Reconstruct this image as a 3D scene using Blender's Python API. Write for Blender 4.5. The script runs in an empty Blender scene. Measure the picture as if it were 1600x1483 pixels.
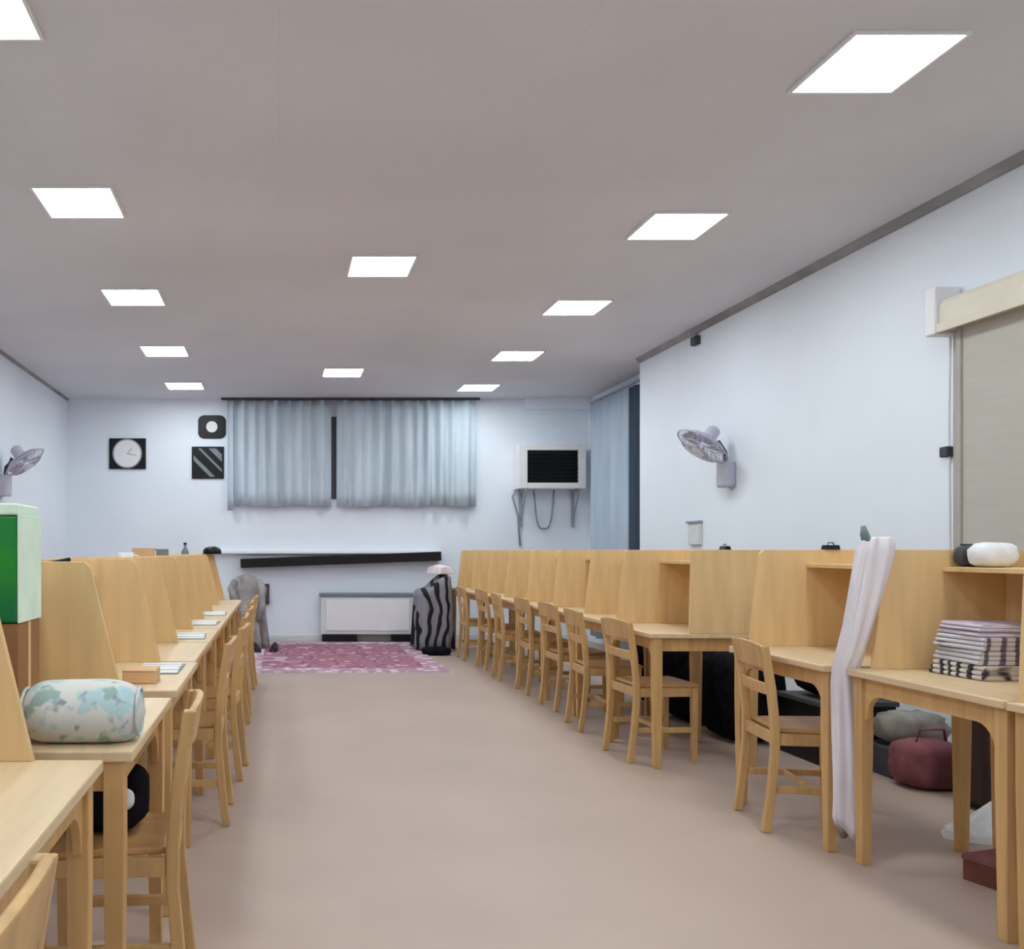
import bpy, bmesh, math, random
from mathutils import Vector, Matrix
random.seed(7)
PI = math.pi
SC = bpy.context.scene
COL = SC.collection

# ------------------------------------------------------------------ camera
CAM_Z = 1.21
cam_d = bpy.data.cameras.new('camera'); cam = bpy.data.objects.new('camera', cam_d); COL.objects.link(cam)
cam.location = (0, 0, CAM_Z); cam.rotation_euler = (PI/2, 0, 0)
cam_d.sensor_fit = 'HORIZONTAL'; cam_d.sensor_width = 36.0
cam_d.lens = 36.0*1380/1600
cam_d.shift_x = (800-436)/1600; cam_d.shift_y = (860-741.5)/1600
cam_d.clip_start = 0.05; cam_d.clip_end = 60
SC.camera = cam
# ------------------------------------------------------------------ world / exposure
w = bpy.data.worlds.new('world'); SC.world = w; w.use_nodes = True
w.node_tree.nodes['Background'].inputs[0].default_value = (0.8, 0.85, 1, 1)
w.node_tree.nodes['Background'].inputs[1].default_value = 0.05
SC.view_settings.view_transform = 'Standard'
SC.view_settings.look = 'None'
SC.view_settings.exposure = 0.0
SC.view_settings.gamma = 1.0
SC.view_settings.use_curve_mapping = False
SC.cycles.use_denoising = True
SC.cycles.max_bounces = 10
SC.cycles.diffuse_bounces = 6
LAMP_STRENGTH = 29.5

# ------------------------------------------------------------------ dimensions
ZC = 3.24            # ceiling height
XL, XR, XRR = -2.84, 3.82, 4.15   # left wall, right wall, right wall in the recess
YB, YF = 11.85, -1.7              # far wall, wall behind the viewer
YN = 9.35                         # where the right wall steps back

# ------------------------------------------------------------------ materials
def lin(c):
    out = []
    for v in c:
        v /= 255.0
        out.append(v/12.92 if v <= 0.04045 else ((v+0.055)/1.055)**2.4)
    return (*out, 1)

def mat(name, rgb, rough=0.6, spec=0.3, noise=0.06, scale=(8, 8, 8), metal=0, rgb2=None, detail=3, bump=0.0):
    m = bpy.data.materials.new(name); m.use_nodes = True
    nt = m.node_tree; N = nt.nodes; L = nt.links
    b = N['Principled BSDF']
    b.inputs['Roughness'].default_value = rough
    b.inputs['Specular IOR Level'].default_value = spec
    b.inputs['Metallic'].default_value = metal
    tc = N.new('ShaderNodeTexCoord'); mp = N.new('ShaderNodeMapping')
    mp.inputs['Scale'].default_value = scale
    L.new(tc.outputs['Object'], mp.inputs['Vector'])
    nz = N.new('ShaderNodeTexNoise'); nz.inputs['Scale'].default_value = 1.0
    nz.inputs['Detail'].default_value = detail
    L.new(mp.outputs[0], nz.inputs['Vector'])
    cr = N.new('ShaderNodeValToRGB')
    a = lin(rgb)
    if rgb2 is None:
        lo = tuple(max(0, v*(1-noise*2)) for v in a[:3])+(1,); hi = tuple(min(1, v*(1+noise*2)) for v in a[:3])+(1,)
    else:
        lo, hi = a, lin(rgb2)
    cr.color_ramp.elements[0].position = 0.3; cr.color_ramp.elements[0].color = lo
    cr.color_ramp.elements[1].position = 0.7; cr.color_ramp.elements[1].color = hi
    L.new(nz.outputs['Fac'], cr.inputs['Fac']); L.new(cr.outputs[0], b.inputs['Base Color'])
    if bump:
        bp = N.new('ShaderNodeBump'); bp.inputs['Strength'].default_value = bump; bp.inputs['Distance'].default_value = 0.01
        L.new(nz.outputs['Fac'], bp.inputs['Height']); L.new(bp.outputs[0], b.inputs['Normal'])
    return m

def stripes(name, c1, c2, scale=6.0, direction='Z', distort=3.0, lo=0.4, hi=0.6, rough=0.85, c3=None, rot=(0, 0, 0)):
    m = mat(name, c1, rough=rough); nt = m.node_tree; N = nt.nodes; L = nt.links
    b = N['Principled BSDF']
    tc = N.new('ShaderNodeTexCoord'); mp = N.new('ShaderNodeMapping'); mp.inputs['Rotation'].default_value = rot
    L.new(tc.outputs['Object'], mp.inputs['Vector'])
    wv = N.new('ShaderNodeTexWave'); wv.bands_direction = direction; wv.inputs['Scale'].default_value = scale
    wv.inputs['Distortion'].default_value = distort; wv.inputs['Detail'].default_value = 1.5
    L.new(mp.outputs[0], wv.inputs['Vector'])
    cr = N.new('ShaderNodeValToRGB')
    cr.color_ramp.elements[0].position = lo; cr.color_ramp.elements[0].color = lin(c1)
    cr.color_ramp.elements[1].position = hi; cr.color_ramp.elements[1].color = lin(c2)
    if c3:
        e = cr.color_ramp.elements.new((lo+hi)/2); e.color = lin(c3)
    L.new(wv.outputs['Fac'], cr.inputs['Fac']); L.new(cr.outputs[0], b.inputs['Base Color'])
    return m

def blotch(name, base, spots, scale=18.0, rough=0.85):
    """fabric with small printed flowers: spots = list of (rgb, threshold)"""
    m = mat(name, base, rough=rough); nt = m.node_tree; N = nt.nodes; L = nt.links
    b = N['Principled BSDF']; tc = N.new('ShaderNodeTexCoord')
    prev = None; col = N.new('ShaderNodeRGB'); col.outputs[0].default_value = lin(base); prev = col.outputs[0]
    for i, (c, th) in enumerate(spots):
        mp = N.new('ShaderNodeMapping'); mp.inputs['Location'].default_value = (i*3.7, i*1.9, i*2.3)
        L.new(tc.outputs['Object'], mp.inputs['Vector'])
        nz = N.new('ShaderNodeTexNoise'); nz.inputs['Scale'].default_value = scale; nz.inputs['Detail'].default_value = 2.5
        L.new(mp.outputs[0], nz.inputs['Vector'])
        cr = N.new('ShaderNodeValToRGB'); cr.color_ramp.elements[0].position = th; cr.color_ramp.elements[1].position = th+0.05
        L.new(nz.outputs['Fac'], cr.inputs['Fac'])
        mx = N.new('ShaderNodeMix'); mx.data_type = 'RGBA'
        L.new(cr.outputs[0], mx.inputs['Factor']); L.new(prev, mx.inputs['A']); mx.inputs['B'].default_value = lin(c)
        prev = mx.outputs['Result']
    L.new(prev, b.inputs['Base Color'])
    return m

def emit(name, rgb, strength):
    m = bpy.data.materials.new(name); m.use_nodes = True
    nt = m.node_tree; nt.nodes.clear()
    o = nt.nodes.new('ShaderNodeOutputMaterial'); e = nt.nodes.new('ShaderNodeEmission')
    e.inputs[0].default_value = lin(rgb); e.inputs[1].default_value = strength
    nt.links.new(e.outputs[0], o.inputs[0]); return m

def rug_material():
    m = mat('rug_wool', (150, 80, 95), rough=0.95); nt = m.node_tree; N = nt.nodes; L = nt.links
    b = N['Principled BSDF']; tc = N.new('ShaderNodeTexCoord')
    vo = N.new('ShaderNodeTexVoronoi'); vo.inputs['Scale'].default_value = 5.0
    L.new(tc.outputs['Object'], vo.inputs['Vector'])
    cr = N.new('ShaderNodeValToRGB'); cr.color_ramp.interpolation = 'CONSTANT'
    E = cr.color_ramp.elements
    E[0].position = 0; E[0].color = lin((205, 176, 186))
    E[1].position = 0.22; E[1].color = lin((152, 98, 114))
    e = E.new(0.42); e.color = lin((164, 116, 132)); e = E.new(0.6); e.color = lin((140, 88, 106)); e = E.new(0.78); e.color = lin((190, 158, 172))
    L.new(vo.outputs['Distance'], cr.inputs['Fac'])
    # border: distance to the nearest edge in generated space
    sx = N.new('ShaderNodeSeparateXYZ'); L.new(tc.outputs['Generated'], sx.inputs[0])
    def tri(o):
        s = N.new('ShaderNodeMath'); s.operation = 'SUBTRACT'; s.inputs[1].default_value = 0.5; L.new(o, s.inputs[0])
        a = N.new('ShaderNodeMath'); a.operation = 'ABSOLUTE'; L.new(s.outputs[0], a.inputs[0]); return a.outputs[0]
    mxn = N.new('ShaderNodeMath'); mxn.operation = 'MAXIMUM'; L.new(tri(sx.outputs[0]), mxn.inputs[0]); L.new(tri(sx.outputs[1]), mxn.inputs[1])
    br = N.new('ShaderNodeValToRGB'); br.color_ramp.interpolation = 'CONSTANT'
    br.color_ramp.elements[0].position = 0; br.color_ramp.elements[0].color = (0, 0, 0, 1)
    br.color_ramp.elements[1].position = 0.40; br.color_ramp.elements[1].color = (1, 1, 1, 1)
    L.new(mxn.outputs[0], br.inputs['Fac'])
    v2 = N.new('ShaderNodeTexVoronoi'); v2.inputs['Scale'].default_value = 9.0; L.new(tc.outputs['Object'], v2.inputs['Vector'])
    c2 = N.new('ShaderNodeValToRGB'); c2.color_ramp.interpolation = 'CONSTANT'
    c2.color_ramp.elements[0].position = 0; c2.color_ramp.elements[0].color = lin((215, 195, 205))
    c2.color_ramp.elements[1].position = 0.4; c2.color_ramp.elements[1].color = lin((172, 138, 156))
    L.new(v2.outputs['Distance'], c2.inputs['Fac'])
    mx = N.new('ShaderNodeMix'); mx.data_type = 'RGBA'
    L.new(br.outputs[0], mx.inputs['Factor']); L.new(cr.outputs[0], mx.inputs['A']); L.new(c2.outputs[0], mx.inputs['B'])
    L.new(mx.outputs['Result'], b.inputs['Base Color'])
    return m

def ceiling_material():
    m = mat('ceiling_paint', (220, 219, 225), rough=0.9, spec=0.1, noise=0.03, scale=(0.6, 0.6, 0.6))
    nt = m.node_tree; N = nt.nodes; L = nt.links; b = N['Principled BSDF']
    src = b.inputs['Base Color'].links[0].from_socket
    tc = N.new('ShaderNodeTexCoord')
    bk = N.new('ShaderNodeTexBrick'); bk.offset = 0.0; bk.inputs['Scale'].default_value = 1.0
    bk.inputs['Mortar Size'].default_value = 0.004; bk.inputs['Brick Width'].default_value = 1.2; bk.inputs['Row Height'].default_value = 2.4
    bk.inputs['Color1'].default_value = (1, 1, 1, 1); bk.inputs['Color2'].default_value = (0.985, 0.98, 0.98, 1); bk.inputs['Mortar'].default_value = (0.965, 0.965, 0.965, 1)
    L.new(tc.outputs['Object'], bk.inputs['Vector'])
    mx = N.new('ShaderNodeMix'); mx.data_type = 'RGBA'; mx.blend_type = 'MULTIPLY'; mx.inputs['Factor'].default_value = 1
    L.new(src, mx.inputs['A']); L.new(bk.outputs[0], mx.inputs['B']); L.new(mx.outputs['Result'], b.inputs['Base Color'])
    return m

M = {}
M['ceiling'] = ceiling_material()
M['wall'] = mat('wall_paint', (232, 239, 248), rough=0.85, spec=0.15, noise=0.012, scale=(1.2, 1.2, 1.2))
M['floor'] = mat('floor_carpet', (177, 157, 144), rough=0.5, spec=0.5, noise=0.035, scale=(1.3, 1.3, 1.3), detail=6)
M['trim'] = mat('grey_trim', (150, 151, 154), rough=0.7, noise=0.12, scale=(3, 3, 3))
M['white'] = mat('white_plastic', (232, 232, 234), rough=0.45, spec=0.4, noise=0.01)
M['offwhite'] = mat('offwhite_metal', (214, 218, 218), rough=0.5, noise=0.02)
M['lavender'] = mat('lavender_grey_plastic', (186, 184, 200), rough=0.5, noise=0.02)
M['grey'] = mat('grey_plastic', (158, 160, 172), rough=0.5, noise=0.03)
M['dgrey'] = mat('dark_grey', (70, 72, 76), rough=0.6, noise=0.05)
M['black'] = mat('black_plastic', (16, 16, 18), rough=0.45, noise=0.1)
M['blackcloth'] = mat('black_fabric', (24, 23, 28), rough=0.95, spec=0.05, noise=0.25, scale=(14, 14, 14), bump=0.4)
M['panel'] = mat('beech_board', (224, 191, 140), rough=0.5, spec=0.3, noise=0.05, scale=(18, 18, 1.6), detail=5)
M['top'] = mat('beech_tabletop', (215, 190, 152), rough=0.42, spec=0.35, noise=0.045, scale=(22, 1.8, 22), detail=5)
M['leg'] = mat('beech_solid', (200, 160, 106), rough=0.45, spec=0.3, noise=0.07, scale=(25, 25, 2.2), detail=5)
M['chair'] = mat('chair_beech', (196, 158, 106), rough=0.42, spec=0.35, noise=0.08, scale=(22, 22, 3), detail=5)
M['seat'] = mat('chair_seat_ply', (190, 146, 94), rough=0.42, spec=0.35, noise=0.06, scale=(3, 22, 22), detail=5)
M['curtain'] = mat('curtain_grey_blue', (194, 206, 216), rough=0.9, spec=0.08, noise=0.05, scale=(6, 6, 1))
M['curtain2'] = mat('curtain_blue_grey', (182, 197, 213), rough=0.9, spec=0.08, noise=0.04, scale=(6, 6, 1))
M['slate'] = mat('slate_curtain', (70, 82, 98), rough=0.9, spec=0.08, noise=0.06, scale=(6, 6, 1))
M['blind'] = mat('blind_fabric', (190, 186, 178), rough=0.9, spec=0.08, noise=0.015, scale=(3, 3, 30))
M['beige'] = mat('beige_metal', (222, 214, 198), rough=0.5, noise=0.02)
M['stile'] = mat('grey_beige_frame', (176, 170, 162), rough=0.6, noise=0.03)
M['rug'] = rug_material()
M['fringe'] = mat('rug_fringe', (214, 200, 204), rough=0.95, noise=0.1, scale=(60, 2, 2))
M['diffuser'] = emit('lit_diffuser', (243, 252, 255), LAMP_STRENGTH)
M['whitecloth'] = mat('white_cloth', (226, 220, 226), rough=0.9, spec=0.08, noise=0.03, scale=(12, 12, 4), bump=0.15)
M['pillow'] = blotch('printed_pillow', (206, 206, 200), [((172, 198, 200), 0.52), ((146, 170, 162), 0.60), ((142, 146, 156), 0.66)], scale=16)
M['green'] = mat('green_card', (34, 136, 44), rough=0.5, noise=0.12, scale=(5, 5, 8), rgb2=(20, 112, 70))
M['palegreen'] = mat('pale_green_card', (220, 240, 222), rough=0.6, noise=0.04)
M['brownbox'] = mat('brown_card', (150, 108, 72), rough=0.85, noise=0.06)
M['kraft'] = mat('kraft_paper', (214, 176, 136), rough=0.85, noise=0.04)
M['paper'] = stripes('printed_paper', (232, 232, 230), (176, 184, 186), scale=9, direction='Y', distort=1.2, lo=0.7, hi=0.95)
M['paperplain'] = mat('plain_paper', (238, 236, 230), rough=0.8, noise=0.01)
M['zebra'] = stripes('zebra_cloth', (30, 29, 34), (138, 136, 144), scale=2.6, direction='X', distort=7.0, lo=0.30, hi=0.44)
M['pinkcloth'] = mat('pale_pink_cloth', (228, 214, 218), rough=0.9, noise=0.05, bump=0.2)
M['coat'] = mat('grey_coat', (168, 164, 168), rough=0.95, noise=0.15, scale=(9, 9, 5), rgb2=(130, 122, 118), bump=0.3)
M['fold1'] = stripes('lavender_stripe', (216, 208, 222), (170, 158, 178), scale=10, direction='Z', distort=2, lo=0.45, hi=0.8)
M['fold2'] = stripes('grey_white_print', (204, 202, 210), (104, 100, 114), scale=5, direction='X', distort=7, lo=0.66, hi=0.86)
M['fold3'] = stripes('black_white_print', (206, 200, 196), (60, 56, 64), scale=6, direction='Y', distort=8, lo=0.55, hi=0.75)
M['pink'] = mat('pink_bag', (132, 80, 86), rough=0.9, noise=0.15, scale=(8, 8, 8), bump=0.4)
M['greycloth'] = mat('crumpled_grey', (150, 146, 140), rough=0.95, noise=0.2, scale=(10, 10, 10), bump=0.5)
M['filler_suitcase'] = mat('dark_brown_shell', (52, 36, 32), rough=0.6, noise=0.1)
M['redbox'] = mat('red_brown_box', (110, 62, 52), rough=0.6, noise=0.1)
M['whitebag'] = mat('white_plastic_bag', (226, 228, 230), rough=0.5, noise=0.05, bump=0.5, scale=(14, 14, 14))
M['bluegrey'] = mat('bluegrey_metal', (120, 134, 140), rough=0.4, noise=0.05)
M['dark_glass'] = mat('dark_screen', (26, 28, 32), rough=0.3, noise=0.1)
M['diag'] = stripes('diagonal_art', (18, 22, 26), (150, 162, 166), scale=1.15, direction='DIAGONAL', distort=1.6, lo=0.66, hi=0.80)

# ------------------------------------------------------------------ mesh helpers
class B:
    def __init__(s): s.bm = bmesh.new()
    def box(s, x0, x1, y0, y1, z0, z1, mi=0):
        P = [(x, y, z) for x in (x0, x1) for y in (y0, y1) for z in (z0, z1)]
        v = [s.bm.verts.new(p) for p in P]
        for q in ((0,1,3,2),(4,6,7,5),(0,4,5,1),(2,3,7,6),(0,2,6,4),(1,5,7,3)):
            f = s.bm.faces.new([v[i] for i in q]); f.material_index = mi
        return s
    def prism(s, pts, a0, a1, axis='y'):
        """outline pts (2D) extruded along an axis: axis y -> (x,z), x -> (y,z), z -> (x,y)"""
        def mk(p, a):
            return {'y': (p[0], a, p[1]), 'x': (a, p[0], p[1]), 'z': (p[0], p[1], a)}[axis]
        lo = [s.bm.verts.new(mk(p, a0)) for p in pts]; hi = [s.bm.verts.new(mk(p, a1)) for p in pts]
        n = len(pts)
        s.bm.faces.new(lo); s.bm.faces.new(hi[::-1])
        for i in range(n): s.bm.faces.new([lo[i], hi[i], hi[(i+1) % n], lo[(i+1) % n]])
        return s
    def loft(s, rings, closed=True, caps=True):
        R = [[s.bm.verts.new(p) for p in r] for r in rings]
        n = len(R[0])
        for a, b in zip(R, R[1:]):
            for i in range(n if closed else n-1):
                s.bm.faces.new([a[i], a[(i+1) % n], b[(i+1) % n], b[i]])
        if caps and closed:
            s.bm.faces.new(R[0][::-1]); s.bm.faces.new(R[-1])
        return s
    def tube(s, path, r, n=8, ry=None):
        path = [Vector(p) for p in path]; rings = []
        for i, p in enumerate(path):
            t = (path[min(i+1, len(path)-1)]-path[max(i-1, 0)]).normalized()
            up = Vector((0, 0, 1)) if abs(t.z) < 0.9 else Vector((1, 0, 0))
            u = t.cross(up).normalized(); v = u.cross(t).normalized()
            rr = r[i] if isinstance(r, (list, tuple)) else r
            rings.append([p+u*math.cos(2*PI*k/n)*rr+v*math.sin(2*PI*k/n)*rr for k in range(n)])
        return s.loft(rings)
    def bar(s, p0, p1, sx, sy):
        """rectangular bar between two points, section sx (along x) by sy (along y), level cuts"""
        p0, p1 = Vector(p0), Vector(p1)
        q = [(-sx/2, -sy/2), (sx/2, -sy/2), (sx/2, sy/2), (-sx/2, sy/2)]
        return s.loft([[p+Vector((a, b, 0)) for a, b in q] for p in (p0, p1)])
    def lathe(s, prof, c=(0, 0, 0), axis=(0, 0, 1), n=24):
        rot = Vector((0, 0, 1)).rotation_difference(Vector(axis).normalized()); c = Vector(c)
        return s.loft([[c+rot @ Vector((r*math.cos(2*PI*k/n), r*math.sin(2*PI*k/n), h)) for k in range(n)] for r, h in prof])
    def blob(s, c, rx, ry, rz, ex=0.6, n=16, m=10, jit=0.0, flat=True):
        """superellipsoid lump"""
        c = Vector(c); rings = []
        def pw(v, e): return math.copysign(abs(v)**e, v)
        for j in range(1, m):
            a = -PI/2+PI*j/m
            ring = []
            for k in range(n):
                t = 2*PI*k/n
                jj = 1+random.uniform(-jit, jit)
                ring.append(c+Vector((rx*pw(math.cos(a), ex)*pw(math.cos(t), ex)*jj, ry*pw(math.cos(a), ex)*pw(math.sin(t), ex)*jj, rz*pw(math.sin(a), ex)*(1+random.uniform(-jit, jit)*0.6 if a > -0.8 else 1))))
            rings.append(ring)
        return s.loft(rings)

def obj(name, b, material, parent=None, bevel=0.0, smooth=False, mats=None, sub=0):
    bmesh.ops.recalc_face_normals(b.bm, faces=b.bm.faces[:])
    me = bpy.data.meshes.new(name); b.bm.to_mesh(me); b.bm.free()
    for m in (mats or [material]): me.materials.append(M[m])
    if smooth:
        for p in me.polygons: p.use_smooth = True
    o = bpy.data.objects.new(name, me); COL.objects.link(o)
    if parent: o.parent = parent
    if bevel:
        md = o.modifiers.new('bevel', 'BEVEL'); md.width = bevel; md.segments = 2; md.limit_method = 'ANGLE'
    if sub:
        md = o.modifiers.new('sub', 'SUBSURF'); md.levels = sub; md.render_levels = sub
    return o

def tag(o, label, cat, group=None):
    o['label'] = label; o['category'] = cat
    if group: o['group'] = group
    return o
def thing(name, label, cat, loc=(0, 0, 0), rz=0, group=None):
    o = bpy.data.objects.new(name, None); COL.objects.link(o)
    o.empty_display_size = 0.1
    o.location = loc; o.rotation_euler = (0, 0, rz)
    return tag(o, label, cat, group)
def struct(name, b, m, bevel=0, parent=None):
    o = obj(name, b, m, parent, bevel)
    if parent is None: o['kind'] = 'structure'
    return o
def dup(root, loc, rz, label, group=None):
    r = root.copy(); COL.objects.link(r); r.location = loc; r.rotation_euler = (0, 0, rz); r['label'] = label
    if group: r['group'] = group
    for ch in list(root.children):
        c = ch.copy(); COL.objects.link(c); c.parent = r
        for g in list(ch.children):
            d = g.copy(); COL.objects.link(d); d.parent = c
    return r

# ================================================================== the setting
T = 0.12
struct('floor', B().box(XL-T, XRR+T, YF-T, YB+T, -0.1, 0), 'floor')
struct('ceiling', B().box(XL-T, XRR+T, YF-T, YB+T, ZC, ZC+0.1), 'ceiling')
struct('wall_left', B().box(XL-T, XL, YF, YB, 0, ZC), 'wall')
struct('wall_back', B().box(XL-T, XRR+T, YB, YB+T, 0, ZC), 'wall')
struct('wall_front', B().box(XL-T, XRR+T, YF-T, YF, 0, ZC), 'wall')
# right wall: with the window opening, then a step back
WY0, WY1, WZ0, WZ1 = 3.0, 4.9, 0.95, 2.46
wr = B()
wr.box(XR, XRR+T, YF, WY0, 0, ZC).box(XR, XRR+T, WY1, YN, 0, ZC)
wr.box(XR, XRR+T, WY0, WY1, 0, WZ0).box(XR, XRR+T, WY0, WY1, WZ1, ZC)
struct('wall_right', wr, 'wall')
struct('wall_right_recess', B().box(XRR, XRR+T, YN, YB, 0, ZC), 'wall')
struct('trim_1', B().prism([(XR-0.05, ZC), (XR, ZC), (XR, ZC-0.05), (XR-0.018, ZC-0.045)], YF, YN), 'trim')
struct('trim_2', B().prism([(XL, ZC), (XL+0.03, ZC), (XL, ZC-0.03)], YF, YB), 'trim')
struct('baseboard_back', B().box(XL, XRR, YB-0.012, YB, 0, 0.07), 'offwhite')
struct('baseboard_left', B().box(XL, XL+0.012, YF, YB, 0, 0.07), 'offwhite')
# soffit box over the air conditioner corner
struct('trim_3', B().box(3.28, XRR, YB-0.16, YB, ZC-0.14, ZC), 'wall', 0.004)
# window behind the blind
win = bpy.data.objects.new('window_1', None); COL.objects.link(win); win['kind'] = 'structure'
win.location = (XR+0.1, (WY0+WY1)/2, WZ0)
hw = (WY1-WY0)/2; hz = WZ1-WZ0
fr = B()
fr.box(-0.03, 0.03, -hw, -hw+0.06, 0, hz).box(-0.03, 0.03, hw-0.06, hw, 0, hz).box(-0.03, 0.03, -hw+0.06, hw-0.06, 0, 0.06).box(-0.03, 0.03, -hw+0.06, hw-0.06, hz-0.06, hz).box(-0.03, 0.03, -0.03, 0.03, 0.06, hz-0.06)
obj('window_frame', fr, 'beige', win, 0.004)
obj('pane', B().box(-0.004, 0.004, -hw+0.06, hw-0.06, 0.06, hz-0.06), 'dark_glass', win)
struct('trim_4', B().box(XR-0.02, XR, WY1-0.01, WY1+0.08, WZ0-0.1, WZ1), 'stile', 0.003)
struct('wall_ledge', B().box(-1.0, 2.15, YB-0.10, YB, 1.165, 1.20), 'white', 0.004)

# ================================================================== lamps
LS = 0.215
def make_light(label, loc):
    t = thing('ceiling_light', label, 'ceiling light', loc, 0, 'square ceiling lights')
    f = B(); a = LS+0.016
    for q in ((-a, a, -a, -LS), (-a, a, LS, a), (-a, -LS, -LS, LS), (LS, a, -LS, LS)): f.box(q[0], q[1], q[2], q[3], -0.014, 0)
    obj('frame', f, 'white', t, 0.002)
    obj('diffuser', B().box(-LS, LS, -LS, LS, -0.010, -0.002), 'diffuser', t)
    return t
RY = [3.674, 5.515, 7.36, 9.18, 10.98]; LY = [3.27, 5.14, 7.06, 8.97, 10.86]; CY = [6.29, 10.05]
ords = ['nearest', 'second', 'third', 'fourth', 'farthest']
l0 = None
spots = [(2.477, y, f'lit square ceiling light, {o} in the row along the fan and blind wall') for y, o in zip(RY, ords)]
spots += [(-1.16, y, f'lit square ceiling light, {o} in the row over the cushion desks') for y, o in zip(LY, ['cut-off nearest', 'second', 'third', 'fourth', 'farthest'])]
spots += [(0.725, 6.29, 'lit square ceiling light over the middle of the open floor'), (0.725, 10.05, 'lit square ceiling light in the middle just before the window curtains')]
spots += [(2.477, 1.84, 'lit square ceiling light above the carrels nearest the viewer, out of view'), (2.477, 0.0, 'lit square ceiling light beside the viewer, out of view'),
          (-1.16, 1.4, 'lit square ceiling light over the cushion desks beside the viewer'), (-1.16, -0.5, 'lit square ceiling light over the desks behind the viewer'),
          (0.725, 2.55, 'lit square ceiling light above the floor ahead of the viewer'), (0.725, 0.2, 'lit square ceiling light straight above the viewer')]
for x, y, lb in spots:
    if l0 is None: l0 = make_light(lb, (x, y, ZC))
    else: dup(l0, (x, y, ZC), 0, lb)

# ================================================================== study carrels
W, D, HT = 0.74, 0.62, 0.75
def make_carrel(s, ptop, pb, pt, shelf0, label, loc, group):
    """s = +1: back of the desk towards +x. Local x runs from the front edge to the back, y along the row; side panel at the far end."""
    def bx(b, x0, x1, y0, y1, z0, z1): return b.box(min(s*x0, s*x1), max(s*x0, s*x1), y0, y1, z0, z1)
    t = thing('study_carrel', label, 'study desk', loc, 0, group)
    obj('tabletop', bx(B(), 0, D, 0, W, HT-0.026, HT), 'top', t, 0.004)
    za = HT-0.026
    ap = B()      # front rail with curved brackets at the legs
    pts = [(0.055, za), (0.055, za-0.16)]
    for k in range(7):
        a = PI/2*k/6; pts.append((0.055+0.012+0.075*(1-math.cos(a)), za-0.16+0.095*math.sin(a)))
    mir = [(W-p[0], p[1]) for p in pts[::-1]]
    ap.prism(pts+mir, s*0.034, s*0.054, 'x')
    obj('front_rail', ap, 'leg', t, 0.002)
    for y0 in (0.034, W-0.054):
        obj('side_rail', bx(B(), 0.06, D-0.06, y0, y0+0.02, za-0.075, za), 'leg', t, 0.002)
    for x in (0.045, D-0.045):
        for y in (0.032, W-0.032):
            obj('leg', B().loft([[(s*x+a*k, y+b_*k, z) for a, b_ in ((-1, -1), (1, -1), (1, 1), (-1, 1))] for k, z in ((0.018, 0), (0.024, 0.5), (0.024, za))]), 'leg', t, 0.003)
    sp = B().prism([(s*pb, HT), (s*(D-0.002), HT), (s*(D-0.002), ptop), (s*(pt+0.02), ptop), (s*pt, ptop-0.02)], W-0.018, W-0.0005)
    obj('side_panel', sp, 'panel', t, 0.002)
    obj('back_panel', bx(B(), D-0.018, D-0.003, 0.0, W-0.019, HT, ptop), 'panel', t, 0.0015)
    sh = bx(B(), shelf0, D-0.021, 0.020, W-0.0195, ptop-0.085, ptop-0.067)
    obj('shelf', sh, 'panel', t, 0.0015)
    return t

PT = 1.213
GR = 'study desks in the row by the blind wall'; GL = 'study desks in the row with the cushion'
right = [(2.205, 1.94, 'wooden study carrel at the frame edge, nearer than the folded blanket carrel'),
         (2.21, 2.70, 'wooden study carrel with the stack of folded blankets on its top'),
         (2.17, 3.52, 'wooden study carrel right behind the hanging white cloth'),
         (2.05, 4.87, 'wooden study carrel jutting into the aisle, dark open space under its near end')]
nm = ['first', 'second', 'third', 'fourth', 'fifth', 'sixth', 'seventh']
for k in range(7):
    right.append((2.12, 5.66+0.76*k, 'wooden study carrel, %s behind the one jutting into the aisle%s' % (nm[k], ', last by the drape' if k == 6 else '')))
RC = []
for i, (x, y, lb) in enumerate(right):
    if i == 0: c = make_carrel(1, PT, 0.035, 0.055, 0.36, lb, (x, y, 0), GR)
    elif i == 1: c = make_carrel(1, PT, 0.09, 0.14, 0.36, lb, (x, y, 0), GR); r0 = c
    else: c = dup(r0, (x, y, 0), 0, lb)
    RC.append(c)
# the jutting carrel is closed at its near end too
obj('side_panel', B().prism([(0.215, HT), (D-0.02, HT), (D-0.02, PT), (0.235, PT), (0.225, PT-0.01)], 0.0005, 0.0035+0.015), 'panel', RC[3], 0.002)
left = [(-0.385, 1.20, 'long bare wooden study desk in front of the printed cushion'),
        (-0.335, 2.02, 'wooden study carrel carrying the printed cushion and the green carton'),
        (-0.335, 2.90, 'wooden study carrel right beyond the cushion, with an open book')]
for k in range(6):
    left.append((-0.35, 3.67+0.76*k, 'cushion row study carrel, %s beyond the one with the kraft box%s' % (nm[k], ', the last' if k == 5 else '')))
for i, (x, y, lb) in enumerate(left):
    if i == 0: l0c = make_carrel(-1, 1.175, 0.15, 0.25, 0.42, lb, (x, y, 0), GL)
    else: dup(l0c, (x, y, 0), 0, lb)

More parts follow.
